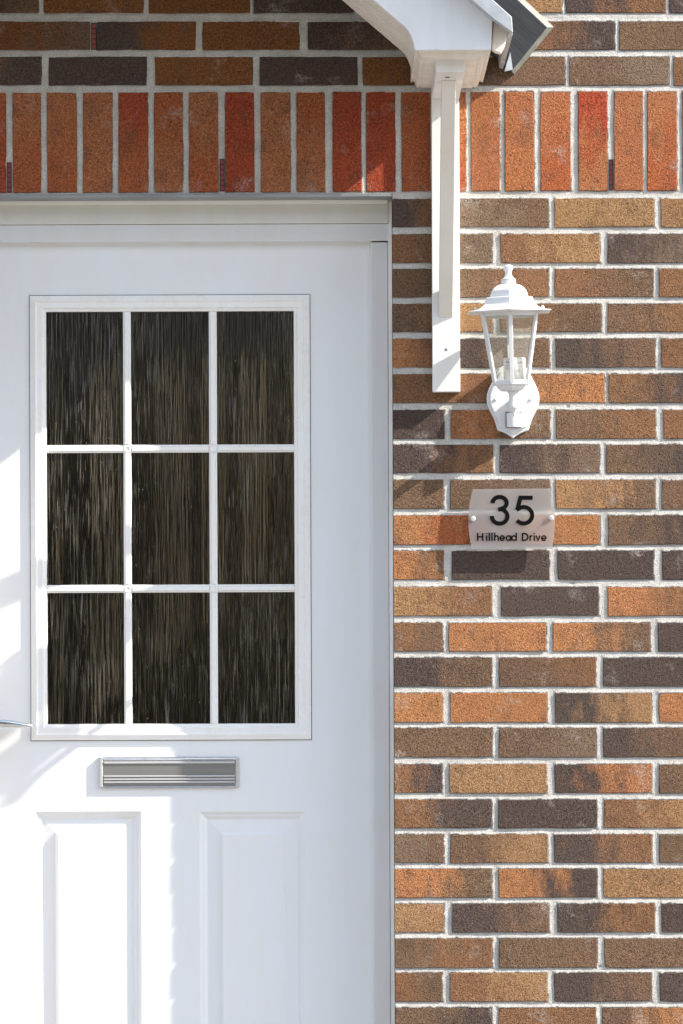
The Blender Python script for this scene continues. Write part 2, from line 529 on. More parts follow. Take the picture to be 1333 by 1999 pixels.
# course by course as the photograph shows them: top, bottom, [left end, right end, left colour, right colour]
ROWS = [
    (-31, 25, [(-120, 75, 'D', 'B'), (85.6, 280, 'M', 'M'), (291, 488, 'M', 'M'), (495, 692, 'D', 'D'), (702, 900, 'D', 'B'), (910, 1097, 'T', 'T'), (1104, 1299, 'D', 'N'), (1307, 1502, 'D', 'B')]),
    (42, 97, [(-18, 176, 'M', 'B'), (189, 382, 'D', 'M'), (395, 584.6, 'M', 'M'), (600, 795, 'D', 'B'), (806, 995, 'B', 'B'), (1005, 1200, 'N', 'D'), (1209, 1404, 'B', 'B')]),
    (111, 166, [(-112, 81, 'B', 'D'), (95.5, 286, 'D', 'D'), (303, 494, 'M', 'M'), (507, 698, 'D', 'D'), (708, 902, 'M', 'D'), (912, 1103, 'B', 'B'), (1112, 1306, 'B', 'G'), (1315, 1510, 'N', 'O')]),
    (388, 443, [(768, 867, 'D', 'N'), (877, 1071, 'G', 'B'), (1083, 1277, 'T', 'T'), (1290, 1484, 'T', 'N')]),
    (457, 513, [(768, 961, 'N', 'G'), (977, 1171, 'N', 'T'), (1186, 1380, 'D', 'G')]),
    (525, 580, [(768, 867, 'B', 'B'), (877, 1071, 'B', 'N'), (1083, 1275, 'N', 'B'), (1287, 1481, 'N', 'B')]),
    (593, 648, [(768, 961, 'B', 'T'), (977, 1174, 'N', 'B'), (1187, 1381, 'B', 'N')]),
    (661, 717, [(768, 867, 'O', 'N'), (877, 1072, 'D', 'B'), (1085, 1279, 'D', 'B'), (1291, 1485, 'N', 'B')]),
    (730, 786, [(768, 964, 'N', 'N'), (977, 1180, 'N', 'O'), (1188, 1382, 'N', 'D')]),
    (800, 856, [(768, 867, 'D', 'D'), (880, 1073, 'O', 'B'), (1086, 1280, 'B', 'N'), (1296, 1490, 'N', 'B')]),
    (868, 923, [(768, 962, 'D', 'N'), (976, 1170, 'D', 'G'), (1183, 1377, 'B', 'D')]),
    (937, 993, [(768, 865, 'B', 'B'), (879, 1074, 'B', 'G'), (1085, 1279, 'T', 'B'), (1292, 1486, 'B', 'B')]),
    (1006, 1063, [(768, 960, 'O', 'Q'), (972, 1171, 'O', 'O'), (1188, 1382, 'B', 'D')]),
    (1075, 1131, [(768, 866, 'O', 'N'), (882, 1072, 'D', 'D'), (1089, 1276, 'D', 'D'), (1293, 1487, 'D', 'D')]),
    (1146, 1202, [(768, 960, 'T', 'N'), (979, 1168, 'D', 'D'), (1187, 1381, 'O', 'N')]),
    (1216, 1271, [(768, 864, 'N', 'B'), (876, 1066, 'O', 'O'), (1080, 1269, 'O', 'B'), (1285, 1479, 'D', 'D')]),
    (1284, 1340, [(768, 960, 'D', 'B'), (974, 1163, 'B', 'N'), (1177, 1371, 'D', 'D')]),
    (1353, 1410, [(768, 863, 'O', 'O'), (879, 1068, 'O', 'O'), (1084, 1272, 'D', 'T'), (1286, 1480, 'O', 'Q')]),
    (1421, 1478, [(768, 961, 'B', 'B'), (974, 1164, 'B', 'G'), (1177, 1371, 'D', 'B')]),
    (1492, 1548, [(768, 863, 'N', 'D'), (878, 1067, 'T', 'T'), (1083, 1272, 'D', 'O'), (1287, 1481, 'B', 'N')]),
    (1561, 1616, [(768, 960, 'N', 'D'), (973, 1165, 'D', 'D'), (1179, 1373, 'N', 'T')]),
    (1629, 1684, [(768, 866, 'G', 'B'), (879, 1069, 'B', 'T'), (1082, 1272, 'D', 'N'), (1287, 1481, 'B', 'G')]),
    (1696, 1752, [(768, 960, 'O', 'B'), (974, 1165, 'O', 'D'), (1178, 1372, 'T', 'T')]),
    (1764, 1820, [(768, 866, 'T', 'T'), (883, 1072, 'D', 'B'), (1089, 1278, 'D', 'N'), (1292, 1486, 'D', 'D')]),
    (1832, 1889, [(768, 961, 'B', 'N'), (974, 1165, 'B', 'B'), (1180, 1374, 'B', 'B')]),
    (1899, 1955, [(768, 863, 'N', 'B'), (879, 1068, 'N', 'T'), (1082, 1272, 'D', 'B'), (1288, 1482, 'D', 'B')]),
    (1967, 2023, [(768, 960, 'B', 'D'), (973, 1163, 'N', 'N'), (1176, 1370, 'B', 'O')]),
]
SOLD = [(-46, 11.5, 'Q', 'R'), (24.7, 80, 'S', 'Q'), (92, 150, 'S', 'Q'), (162, 219.5, 'S', 'S'), (231.6, 289, 'R', 'Q'), (301, 357, 'Q', 'S'), (369, 425.5, 'S', 'Q'),
        (439.6, 496, 'R', 'R'), (509.5, 567, 'S', 'S'), (579, 634.5, 'Q', 'S'), (649.6, 705, 'R', 'R'), (715, 771.5, 'R', 'R'), (784, 840, 'Q', 'Q'), (852, 909, 'S', 'Q'),
        (919.7, 975, 'S', 'S'), (985.7, 1042, 'S', 'S'), (1055, 1113, 'S', 'Q'), (1129, 1185, 'R', 'S'), (1199, 1254.5, 'S', 'S'), (1264, 1321, 'S', 'Q'), (1333, 1390, 'S', 'Q')]


def brick_mesh(hw, hh, r, sawn=False):
    """ragged front outline, rounded arris, square back: origin at the middle of the face"""
    per = []
    nx, nz = max(3, int(hw * 2 / 0.032)), max(2, int(hh * 2 / 0.026))
    for i in range(nx): per.append((-hw + 2 * hw * i / nx, -hh))
    for i in range(nz): per.append((hw, -hh + 2 * hh * i / nz))
    for i in range(nx): per.append((hw - 2 * hw * i / nx, hh))
    for i in range(nz): per.append((-hw, hh - 2 * hh * i / nz))
    n = len(per)
    v = []
    cut = lambda x: sawn and x < -hw + 1e-6        # end flush with the door opening
    jit = [(r.uniform(-.0009, .0009), r.uniform(-.0009, .0009)) for _ in per]
    for ci in (0, nx, nx + nz, 2 * nx + nz):
        if r.random() < .3:
            q = r.uniform(.0008, .0018)
            jit[ci] = (-math.copysign(q, per[ci][0]), -math.copysign(q * r.uniform(.5, 1), per[ci][1]))
    jit = [(0, b * .3) if cut(x) else (a, b) for (x, z), (a, b) in zip(per, jit)]
    for (x, z), (a, b) in zip(per, jit):                       # face edge, drawn in a little
        k = 0.0006 + r.uniform(0, .0006)
        v.append((x * (1 - (.0003 if cut(x) else k) / hw) + a, r.uniform(-.0003, .0003), z * (1 - k / hh) + b))
    for (x, z), (a, b) in zip(per, jit):
        v.append((x + a, 0.0010, z + b))
    for x, z in per:
        v.append((x, 0.03, z))
    f = [tuple(range(n))]
    for ring in (0, n):
        for i in range(n):
            j = (i + 1) % n
            f.append((ring + i, ring + n + i, ring + n + j, ring + j))
    return v, f


rects = []


def add_brick(x0, x1, y0, y1, ca, cb, upright=0.0):
    cx, cz = P((x0 + x1) / 2, (y0 + y1) / 2).x, P((x0 + x1) / 2, (y0 + y1) / 2).z
    hw, hh = (x1 - x0) / 2 * S, (y1 - y0) / 2 * S
    if x0 == 768:                                               # bricks that end on the door opening
        r_ = cx + hw
        cx, hw = (OPEN_R + r_) / 2, (r_ - OPEN_R) / 2
    v, f = brick_mesh(hw, hh, random, x0 == 768)
    o = mesh_obj("brick", v, f, M_BRICK, None, fix=False)
    o.location = (cx, random.uniform(-.0007, .0007), cz)
    if upright == 0 and x0 != 768:
        o.rotation_euler = (random.uniform(-.006, .006), random.uniform(-.0015, .0015), random.uniform(-.003, .003))
    attach(o, wall)
    j = random.uniform(.93, 1.07)
    a = [c * j * random.uniform(.98, 1.02) for c in C[ca]]
    b = [c * j * random.uniform(.98, 1.02) for c in C[cb]]
    o.color = (*a, 1)
    o['tone'] = b
    o['upright'] = upright
    rects.append((cx, cz, hw, hh))


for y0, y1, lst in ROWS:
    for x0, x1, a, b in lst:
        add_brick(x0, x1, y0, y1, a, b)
for i, (x0, x1, a, b) in enumerate(SOLD):
    yy = 3.0 * (1 - (x0 + 28) / 1333)
    add_brick(x0, x1, 178.5 + yy * .8, 371.5 + yy * 1.6, b, a, 1.0)

# the wall goes on past the picture: same bond, joined into one mesh
EX = [([], []) for _ in range(6)]
rx_ = random.Random(11)
XR, XL, ZT, ZB = P(2300, 0).x, P(-1500, 0).x, P(0, -900).z, 0.0
PX, PZ = 205 * S, 68.55 * S
row_z = P(1050, 415).z
XIN_R = P(1440, 1000).x


def ex_brick(x0, x1, z0, z1):
    if x1 - x0 < 0.02: return
    v, f = box_vf(x0, x1, 0, 0.03, z0, z1)
    ex_v, ex_f = rx_.choice(EX)
    n = len(ex_v); ex_v.extend(v); ex_f.extend([tuple(i + n for i in q) for q in f])


for k in range(-25, 46):
    zc = row_z - k * PZ
    z0, z1 = zc - 28 * S, zc + 28 * S
    if z0 < 0.0: continue
    yy = HOR - (zc - ZC) / S
    off = 0 if k % 2 == 0 else PX / 2
    inside = -60 < yy < 2040
    sold = 150 < yy < 390
    i = -14
    while True:
        x0 = P(877, 1000).x + off + i * PX; x1 = x0 + 194 * S; i += 1
        if x0 > XR: break
        if x1 < XL: continue
        segs = [(x0, x1)]
        if zc < OPEN_T:
            segs = []
            if x0 < OPEN_L: segs.append((x0, min(x1, OPEN_L)))
            if x1 > OPEN_R: segs.append((max(x0, OPEN_R), x1))
        for a, b in segs:
            if inside or sold:                                  # keep clear of the bricks built one by one
                mine = [q for q in rects if abs(q[1] - zc) < q[3] + .004]
                lim_r = max([q[0] + q[2] for q in mine], default=OPEN_R - .0105) + .0105
                lim_l = min([q[0] - q[2] for q in mine], default=OPEN_L) - .0105 if yy < 390 else OPEN_L
                if b > lim_r: ex_brick(max(a, lim_r), b, z0, z1)
                if a < lim_l - .01: ex_brick(a, min(b, lim_l), z0, z1)
            else:
                ex_brick(a, b, z0, z1)
for (ex_v, ex_f), c_ in zip(EX, 'NBDTOB'):
    eo = mesh_obj("brickwork", ex_v, ex_f, M_BRICK, None, fix=False)
    attach(eo, wall)
    eo['kind'] = 'stuff'; eo.color = (*C[c_], 1); eo['tone'] = list(C[c_]); eo['upright'] = 0.0


# mortar: a relief that dips between the bricks and laps their edges unevenly
def vnoise(x, z, cell, seed):
    r = np.random.default_rng(seed)
    t = r.random((128, 128))
    u, w = x / cell, z / cell
    i, j = np.floor(u).astype(int), np.floor(w).astype(int)
    a, b = u - i, w - j
    a = a * a * (3 - 2 * a); b = b * b * (3 - 2 * b)
    g_ = lambda p, q: t[p % 128, q % 128]
    return (g_(i, j) * (1 - a) + g_(i + 1, j) * a) * (1 - b) + (g_(i, j + 1) * (1 - a) + g_(i + 1, j + 1) * a) * b


def mortar_sheet(x0, x1, z0, z1, step):
    nx, nz = int((x1 - x0) / step) + 1, int((z1 - z0) / step) + 1
    xs, zs = np.linspace(x0, x1, nx), np.linspace(z0, z1, nz)
    X, Z = np.meshgrid(xs, zs)
    sd = np.full(X.shape, 0.02)
    tilt = np.zeros(X.shape)                     # +1 under a brick's foot (deep), -1 on a brick's back (shallow)
    for cx, cz, hw, hh in rects:
        if cx + hw < x0 - .03 or cx - hw > x1 + .03 or cz + hh < z0 - .03 or cz - hh > z1 + .03: continue
        ax_, az_ = np.abs(X - cx) - hw, np.abs(Z - cz) - hh
        d = np.maximum(ax_, az_)
        near = d < sd
        side = np.where(az_ > ax_, np.sign(cz - Z), .5 * np.sign(cx - X))
        tilt = np.where(near, side, tilt)
        sd = np.minimum(sd, d)
    wob = (vnoise(X + 3, Z + 3, .0035, 1) - .5) * .0020 + (vnoise(X + 3, Z + 3, .012, 2) - .5) * .0024
    e = sd + wob
    half = .006
    u = np.clip(1 - sd / half, 0, 1)
    y = .0021 + tilt * u * .0018 + (vnoise(X + 7, Z + 7, .05, 4) - .5) * .0008 + (vnoise(X + 5, Z + 5, .017, 3) - .5) * .0005
    y += (vnoise(X + 9, Z + 9, .004, 5) - .5) * .0004
    y = np.where(sd < 0, np.maximum(y, .00015 + (vnoise(X + 2, Z + 2, .02, 6) - .5) * .0006), y)
    sink = np.clip((-e - .0004) / .0014, 0, 1)
    y = y * (1 - sink) + .007 * sink
    for hx_, hy_, hr_ in ((1108, 793, 3), (1117, 1137, 3.2), (873, 1886, 3), (633, 222, 2.2), (1272, 1478, 3), (1170, 1887, 2.2), (905, 2010, 3)):
        hp_ = P(hx_, hy_)
        y += .009 * np.exp(-(((X - hp_.x) ** 2 + (Z - hp_.z) ** 2) / (hr_ * .0009) ** 2))
    V = np.stack([X, y, Z], -1).reshape(-1, 3)
    idx = np.arange(nx * nz).reshape(nz, nx)
    Q = np.stack([idx[:-1, :-1], idx[:-1, 1:], idx[1:, 1:], idx[1:, :-1]], -1).reshape(-1, 4)
    return V, Q


def np_mesh(name, sheets, mat):
    V = np.concatenate([s[0] for s in sheets])
    off, Qs = 0, []
    for v, q in sheets:
        Qs.append(q + off); off += len(v)
    Q = np.concatenate(Qs)
    me = bpy.data.meshes.new(name)
    me.vertices.add(len(V)); me.vertices.foreach_set('co', V.astype(np.float32).ravel())
    me.loops.add(len(Q) * 4); me.loops.foreach_set('vertex_index', Q.astype(np.int32).ravel())
    me.polygons.add(len(Q)); me.polygons.foreach_set('loop_start', (np.arange(len(Q)) * 4).astype(np.int32))
    me.polygons.foreach_set('use_smooth', np.ones(len(Q), bool))
    me.update(calc_edges=True); me.validate()
    me.materials.append(mat)
    o = bpy.data.objects.new(name, me); COL.objects.link(o)
    return o


ST = 0.0024
XM = P(1400, 1000).x
zt, zl = P(660, -26).z, P(660, 378).z
mo = np_mesh("mortar", [mortar_sheet(OPEN_R + .0004, XM, P(1050, 2015).z, zl, ST), mortar_sheet(P(-40, 300).x, XM, zl, zt, ST)], M_MORTAR)
attach(mo, wall)
# solid wall behind the joints
parts = [box_vf(OPEN_R + .0005, XR, .004, .102, 0, OPEN_T), box_vf(XL, OPEN_L - .0012, .008, .102, 0, OPEN_T), box_vf(XL, XR, .008, .102, OPEN_T + .004, ZT)]
bk = mesh_obj("backing", *join(parts), M_MORTAR, None)
attach(bk, wall)
bk['kind'] = 'stuff'

# steel lintel over the door
v, f = box_vf(OPEN_L + .01, OPEN_R - .0006, -.0035, .10, P(330, 385.5).z, P(330, 379.5).z)
mesh_obj("steel_lintel", v, f, M_STEEL, wall, bevel=.001)

# plastic weep vents in the joints
def vent(x, y0, y1, w=9.5):
    a, b, c, e = rect(x - w / 2, x + w / 2, y0, y1, .001)
    v1, f1 = [], []
    ps = [box_vf(a, a + .0016, -.001, .006, c, e), box_vf(b - .0016, b, -.001, .006, c, e)]
    n = max(4, int((e - c) / .0105))
    for i in range(n + 1):
        z = c + (e - c - .0018) * i / n
        ps.append(box_vf(a + .0016, b - .0016, -.0006, .006, z, z + .0018))
    o = mesh_obj("weep_vent", *join(ps), M_VENTDARK, wall)
    vv, ff = box_vf(a + .0016, b - .0016, .0005, .0052, c + .0018, e - .0019)
    mesh_obj("vent_back", vv, ff, M_VENT, o)


vent(18, 317, 376); vent(433.5, 310, 373); vent(1193, 311, 371, 9); vent(183, 45, 97, 11)

# ------------------------------------------------------------------ door frame
frame = thing("doorway", "white plastic door frame with a cream trim across its head", "doorway", (P(332, 1999).x, REVEAL, 0))
DF = -REVEAL           # depth of the door face
BOT = HOR + ZC / S - 6
pbox("jamb", 727.5, 760, 473, BOT, DF - .05, DF + .026, M_FRAME, frame, .0016)
pbox("jamb", -95, -62, 473, BOT, DF - .05, DF + .026, M_FRAME, frame, .0016)
pbox("frame_head", -96, 760.5, 438.2, 471.5, DF - .05, DF + .029, M_FRAME, frame, .0016)
pbox("head_board", -98, 757.5, 400.5, 437.2, DF - .05, DF + .034, M_CREAM, frame, .0012)
a, b, c, e = rect(-98, 757, 388.5, 400, DF + .04)
pr = []
for i in range(7):
    t = i / 6 * math.pi / 2
    pr.append((e - (e - c) * math.sin(t), DF + .036 + .009 * math.cos(t)))
V = []; F = []
for x in (a, b):
    V += [(x, -d, z) for z, d in pr] + [(x, .14, c), (x, .14, e)]
m_ = len(pr) + 2
F = [tuple(range(m_)), tuple(range(2 * m_ - 1, m_ - 1, -1))] + [(i, (i + 1) % m_, m_ + (i + 1) % m_, m_ + i) for i in range(m_)]
mesh_obj("head_bead", V, F, M_CREAM, frame, bevel=.0005)
pbox("end_strip", 758.2, 766.2, 389, 437, DF - .03, DF + .038, M_CREAM, frame, .0012)
# sealant bead between frame and brick
pts = []
zz = np.linspace(0.01, P(760, 388).z, 80)
V, F = [], []
x_a, x_b = P(759.0, 1000, DF + .018).x, OPEN_R - .0006
for i, z in enumerate(zz):
    w = .0012 * (random.random() - .5)
    V += [(x_a, -(DF + .0258), z), ((x_a + x_b) / 2 + w, -(DF + .034 + w), z), (x_b, -(DF + .048 + w * 2), z), (x_b, .13, z), (x_a, .13, z)]
for i in range(len(zz) - 1):
    for k in range(5):
        F.append((i * 5 + k, i * 5 + (k + 1) % 5, i * 5 + 5 + (k + 1) % 5, i * 5 + 5 + k))
mesh_obj("sealant", V, F, M_SEAL, frame)
pbox("threshold", -60, 727, BOT - 40, BOT, DF - .04, DF + .02, M_STEEL, frame, .002)

# ------------------------------------------------------------------ front door
door = thing("front_door", "white panelled front door with a nine pane glazed top and a silver letter plate", "door", (P(332, 1999).x, REVEAL, .03))
X0, X1 = P(-60, 1000, DF).x, P(729, 1000, DF).x
Z0, Z1 = .05, P(332, 470, DF).z
gx0, gx1, gz0, gz1 = rect(76, 588, 597, 1425, DF)
pan = [rect(68.5, 276.5, 1584, 2250, DF), rect(390, 597.5, 1584, 2250, DF)]
xs = sorted({X0, X1, gx0, gx1, *[q for p in pan for q in p[:2]]})
zs = sorted({Z0, Z1, gz0, gz1, *[q for p in pan for q in p[2:]]})
V, F = [], []
for i, x in enumerate(xs):
    for z in zs:
        V.append((x, REVEAL, z))
nz = len(zs)
for i in range(len(xs) - 1):
    for j in range(nz - 1):
        cx, cz = (xs[i] + xs[i + 1]) / 2, (zs[j] + zs[j + 1]) / 2
        hole = any(p[0] < cx < p[1] and p[2] < cz < p[3] for p in pan + [(gx0, gx1, gz0, gz1)])
        if not hole:
            F.append((i * nz + j, (i + 1) * nz + j, (i + 1) * nz + j + 1, i * nz + j + 1))
n0 = len(V)
edge = [(X0, Z0), (X1, Z0), (X1, Z1), (X0, Z1)]
V += [(x, REVEAL, z) for x, z in edge] + [(x, REVEAL + .044, z) for x, z in edge]
F += [(n0 + i, n0 + (i + 1) % 4, n0 + 4 + (i + 1) % 4, n0 + 4 + i) for i in range(4)]
mesh_obj("door_leaf", V, F, M_WHITE, door, fix=False)
for p in pan:
    prof = [(0, DF), (.0012, DF - 0.00052), (.0062, DF - 0.00468), (.0078, DF - 0.00546), (.0095, DF - 0.00546), (.0112, DF - 0.00650), (.0165, DF - 0.01014), (.0182, DF - 0.01040),
            (.0445, DF - 0.00650), (.0500, DF - 0.00156), (.0515, DF - 0.00104)]
    mesh_obj("raised_panel", *rings(*p, prof), M_WHITE, door, fix=False)

# glazing cassette
ga = rect(59.5, 606, 576.5, 1444.5, DF)
GD = DF - .0075         # glass face
prof = [(0, DF - 0.00260), (.0002, DF + 0.00442), (.0008, DF + 0.00520), (.0028, DF + 0.00533), (.0112, DF + 0.00858), (.0124, DF + 0.00871), (.0150, DF + 0.00520), (.0163, DF + 0.00481), (.0262, DF + 0.00481), (.0272, DF + 0.00403), (.0288, DF + 0.00104), (.0345, DF - 0.00052), (.0352, GD - .001)]
gk = rings(ga[0] - .0014, ga[1] + .0014, ga[2] - .0014, ga[3] + .0014, [(0, DF - .001), (0, DF + .0005), (.0018, DF + .0005)], centre=False)
mesh_obj("gasket", *gk, M_GREYINK, door, fix=False)
gf = mesh_obj("glazing_frame", *rings(*ga, prof, centre=False), M_GLAZE, door, fix=False)
mb = gf.modifiers.new("bevel", 'BEVEL'); mb.width = .0003; mb.segments = 2; mb.limit_method = 'ANGLE'
ix0, ix1, iz0, iz1 = ga[0] + .035, ga[1] - .035, ga[2] + .035, ga[3] - .035
vx = [P(249, 1010, GD).x, P(416.5, 1010, GD).x]
hz = [P(332, 876, GD).z, P(332, 1149, GD).z]
BW = .0085
bprof = [(-BW, GD), (-BW, GD + .0022), (-BW * .72, GD + .0030), (-BW * .5, GD + .0062), (BW * .5, GD + .0062), (BW * .72, GD + .0030), (BW, GD + .0022), (BW, GD)]


def bar(p0, p1, vertical, c):
    V = []
    for t in (p0, p1):
        for o, d in bprof:
            V.append((c + o, -d, t) if vertical else (t, -d, c + o))
    m = len(bprof)
    F = [(i, i + 1, m + i + 1, m + i) for i in range(m - 1)] + [tuple(range(m)), tuple(range(2 * m - 1, m - 1, -1))]
    mesh_obj("glazing_bar", V, F, M_GLAZE, door, bevel=.0004)


CN = .0098
for x in vx:
    for z0, z1 in ((iz0, hz[1] - CN), (hz[1] + CN, hz[0] - CN), (hz[0] + CN, iz1)):
        bar(z0, z1, True, x)
for z in hz:
    for x0, x1 in ((ix0, vx[0] - CN), (vx[0] + CN, vx[1] - CN), (vx[1] + CN, ix1)):
        bar(x0, x1, False, z)
for x in vx:
    for z in hz:
        v1 = rings(x - CN + .0002, x + CN - .0002, z - CN + .0002, z + CN - .0002, [(0, GD), (0.0002, GD + .0030), (.0022, GD + .0042), (.0045, GD + .0066), (.0075, GD + .0048)])
        mesh_obj("bar_connector", *v1, M_GLAZE, door, fix=False)
ex = [ix0 - .003, vx[0], vx[1], ix1 + .003]
ez = [iz0 - .003, hz[1], hz[0], iz1 + .003]
for i in range(3):
    for j in range(3):
        x0, x1, z0, z1 = ex[i] + .0004, ex[i + 1] - .0004, ez[j] + .0004, ez[j + 1] - .0004
        mesh_obj("glass_pane", [(x0, -GD, z0), (x1, -GD, z0), (x1, -GD, z1), (x0, -GD, z1)], [(0, 1, 2, 3)], M_PANE, door, fix=False)

# letter plate
lt = pbox("letter_plate", 193, 468, 1476.5, 1537.5, DF, DF + .0042, M_SATIN2, door, .002)
a, b, c, e = rect(201.5, 459, 1485.5, 1534.5, DF + .0075)
zr = lambda y: rect(201, 459, y, y + .001, DF + .0075)[2]
prof = [(1485.8, .0045), (1486, .0066), (1533.4, .0066), (1534.3, .0040)]
V = []
for x in (a, b):
    V += [(x, -(DF + d), zr(y)) for y, d in prof]
m_ = len(prof)
F = [(i, i + 1, m_ + i + 1, m_ + i) for i in range(m_ - 1)] + [tuple(range(m_ - 1, -1, -1)), tuple(range(m_, 2 * m_))]
mesh_obj("flap", V, F, M_SATIN, lt, bevel=.0002)
for y0, y1 in ((1486.5, 1490.6), (1513.6, 1516.6), (1519.6, 1522.6), (1525.4, 1528.4)):
    pbox("ridge", 202.2, 458.3, y0, y1, DF + .005, DF + .0086, M_SATIN2, lt, .0009, seg=3)
for x0, x1 in ((193.4, 200.8), (459.8, 467.6)):
    pbox("end_cap", x0, x1, 1477.5, 1536.8, DF + .003, DF + .0078, M_SATIN2, lt, .0022, seg=3)
a, b, c, e = rect(200, 461, 1477.2, 1484.8, DF + .007)
v, f = lathe([(.0038, a), (.0038, b)], 14)
v = [(z, -(DF + .0042) - x, (c + e) / 2 + y) for x, y, z in v]
mesh_obj("hinge_rail", v, f, M_CHROME, lt, smooth=False)
pbox("lower_lip", 200, 461, 1535.4, 1538.6, DF + .002, DF + .0065, M_CHROME, lt, .0012)

# lever handle (its long plate stands left of the picture)
hp = pbox("handle_plate", -52, -14, 1310, 1530, DF, DF + .009, M_CHROME, door, .004, seg=3)
pz = P(-33, 1412, DF + .05)
v, f = tube([(pz.x, -DF - .005, pz.z), (pz.x, -(DF + .045), pz.z)], [.0095, .009], 20)
mesh_obj("spindle", v, f, M_CHROME, hp, smooth=False)
V, F = [], []
tip = P(67.2, 1417.6, DF + .05)
L = tip.x - (pz.x - .012)
NS, NR = 22, 16
for i in range(NS + 1):
    t = i / NS
    x = pz.x - .012 + L * t
    wid = .0088 * (1 - max(0, (t - .35) / .65) ** 2.2) + .0005
    dep = .0105 * (1 - max(0, (t - .75) / .25) ** 2.5) + .0005
    zc = pz.z + .0015 * (1 - t) + (tip.z - pz.z) * t * t
    for k in range(NR):
        a = 2 * math.pi * k / NR
        sx_ = math.copysign(abs(math.cos(a)) ** .3, math.cos(a)); sz_ = math.copysign(abs(math.sin(a)) ** .8, math.sin(a))
        V.append((x, -(DF + .05) + dep * sx_ + .006 * t * t, zc + wid * sz_))
for i in range(NS):
    for k in range(NR):
        F.append((i * NR + k, i * NR + (k + 1) % NR, (i + 1) * NR + (k + 1) % NR, (i + 1) * NR + k))
F += [tuple(range(NR)), tuple(range(NS * NR + NR - 1, NS * NR - 1, -1))]
mesh_obj("lever", V, F, M_CHROME, hp, smooth=True)

# ------------------------------------------------------------------ hallway seen dimly through the glass
def wood(name, c0, c1):
    m, n, l, b = new_mat(name)
    pos = n.new('ShaderNodeNewGeometry').outputs['Position']
    l.new(ramp(n, l, noise(n, l, pos, 1.0, 4, 0.6, (22, 22, 2.5)), 0.3, 0.7, (*c0, 1), (*c1, 1)), b.inputs['Base Color'])
    b.inputs['Roughness'].default_value = 0.6
    return m


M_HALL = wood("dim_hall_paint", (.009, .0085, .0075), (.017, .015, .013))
M_OAK = wood("oak_joinery", (.085, .065, .039), (.185, .140, .083))
hx0, hx1, hy0, hy1 = X0 - .12, X1 + .95, REVEAL + .05, REVEAL + 3.0
wy0, wy1, wz0, wz1 = hy1 - .46, hy1 - .02, 1.75, 3.30      # opening added in the side wall to let sun onto the panelling
HC = 3.4
ps = [box_vf(hx0 - .05, hx0, hy0, hy1, 0, HC), box_vf(hx1, hx1 + .05, hy0, wy0, 0, HC), box_vf(hx1, hx1 + .05, wy1, hy1, 0, HC), box_vf(hx1, hx1 + .05, wy0, wy1, 0, wz0), box_vf(hx1, hx1 + .05, wy0, wy1, wz1, HC),
      box_vf(hx0, hx1, hy0, hy1, HC, HC + .05), box_vf(hx0, hx1, hy0 - .012, hy0, OPEN_T, HC), box_vf(hx1 - .95, hx1, hy0 - .012, hy0, 0, OPEN_T), box_vf(hx0, hx0 + .06, hy0 - .012, hy0, 0, OPEN_T),
      box_vf(hx0, hx1, hy1, hy1 + .05, 0, HC)]
hall = mesh_obj("hallway", *join(ps), M_HALL, None)
hall['kind'] = 'structure'
fl = mesh_obj("hall_floor", *box_vf(hx0, hx1, hy0, hy1, .0, .02), M_OAK, None)
fl['kind'] = 'structure'
ps = []
x = hx0 + .30
r_ = random.Random(5)
while x < hx1 - .02:
    t_ = min(1, (x - hx0) / 1.1)
    w_ = r_.uniform(.025, .085) * (.5 + .7 * t_)
    ps.append(box_vf(x, min(x + w_, hx1 - .01), hy1 - .05, hy1 - .003, .02, 1.62 + .36 * t_))
    x += w_ + r_.uniform(.03, .12) * (1.9 - 1.1 * t_)
pw = mesh_obj("hall_panelling", *join(ps), M_OAK, None)
pw['kind'] = 'structure'

# ------------------------------------------------------------------ gallows bracket
br = thing("gallows_bracket", "white timber gallows bracket under the canopy with a sloping strut on a long wall plate", "bracket", (P(870, 765).x, 0, P(870, 765).z))
TP = .0257
ARM = .512
pbox("wall_plate", 843, 897, 168, 765, -.001, TP, M_TIMBER, br, .0012)
a, b, _, _ = rect(843, 897, 300, 700, 0)
zb, ztp = P(870, 195.3).z, P(870, 166.3).z
v, f = box_vf(a, b, -ARM, -TP - .0003, zb, ztp)
mesh_obj("arm", v, f, M_TIMBER, br, bevel=.0012)
# strut: front face runs from the plate up to the arm
k = S
sx0, sx1 = P(857.2, 560, .06).x, P(884.3, 560, .06).x
zl_ = P(870, 620, TP).z
d_top = TP + .341
th = .034
dy, dz = d_top - TP, zb - zl_
ln = math.hypot(dy, dz)
ux, uz = dy / ln, dz / ln                     # along the strut (depth, height)
vcut = th / ux                                # height of the sloping cut on the plate
ops = [(TP + .0003, zl_), (d_top, zb - .0004), (d_top - th / uz, zb - .0004), (TP + .0003, zl_ + vcut)]
V = [(x, -d, z) for x in (sx0, sx1) for d, z in ops]
F = [(0, 1, 2, 3), (7, 6, 5, 4)] + [(i, (i + 1) % 4, 4 + (i + 1) % 4, 4 + i) for i in range(4)]
mesh_obj("strut", V, F, M_STRUT, br, bevel=.001)
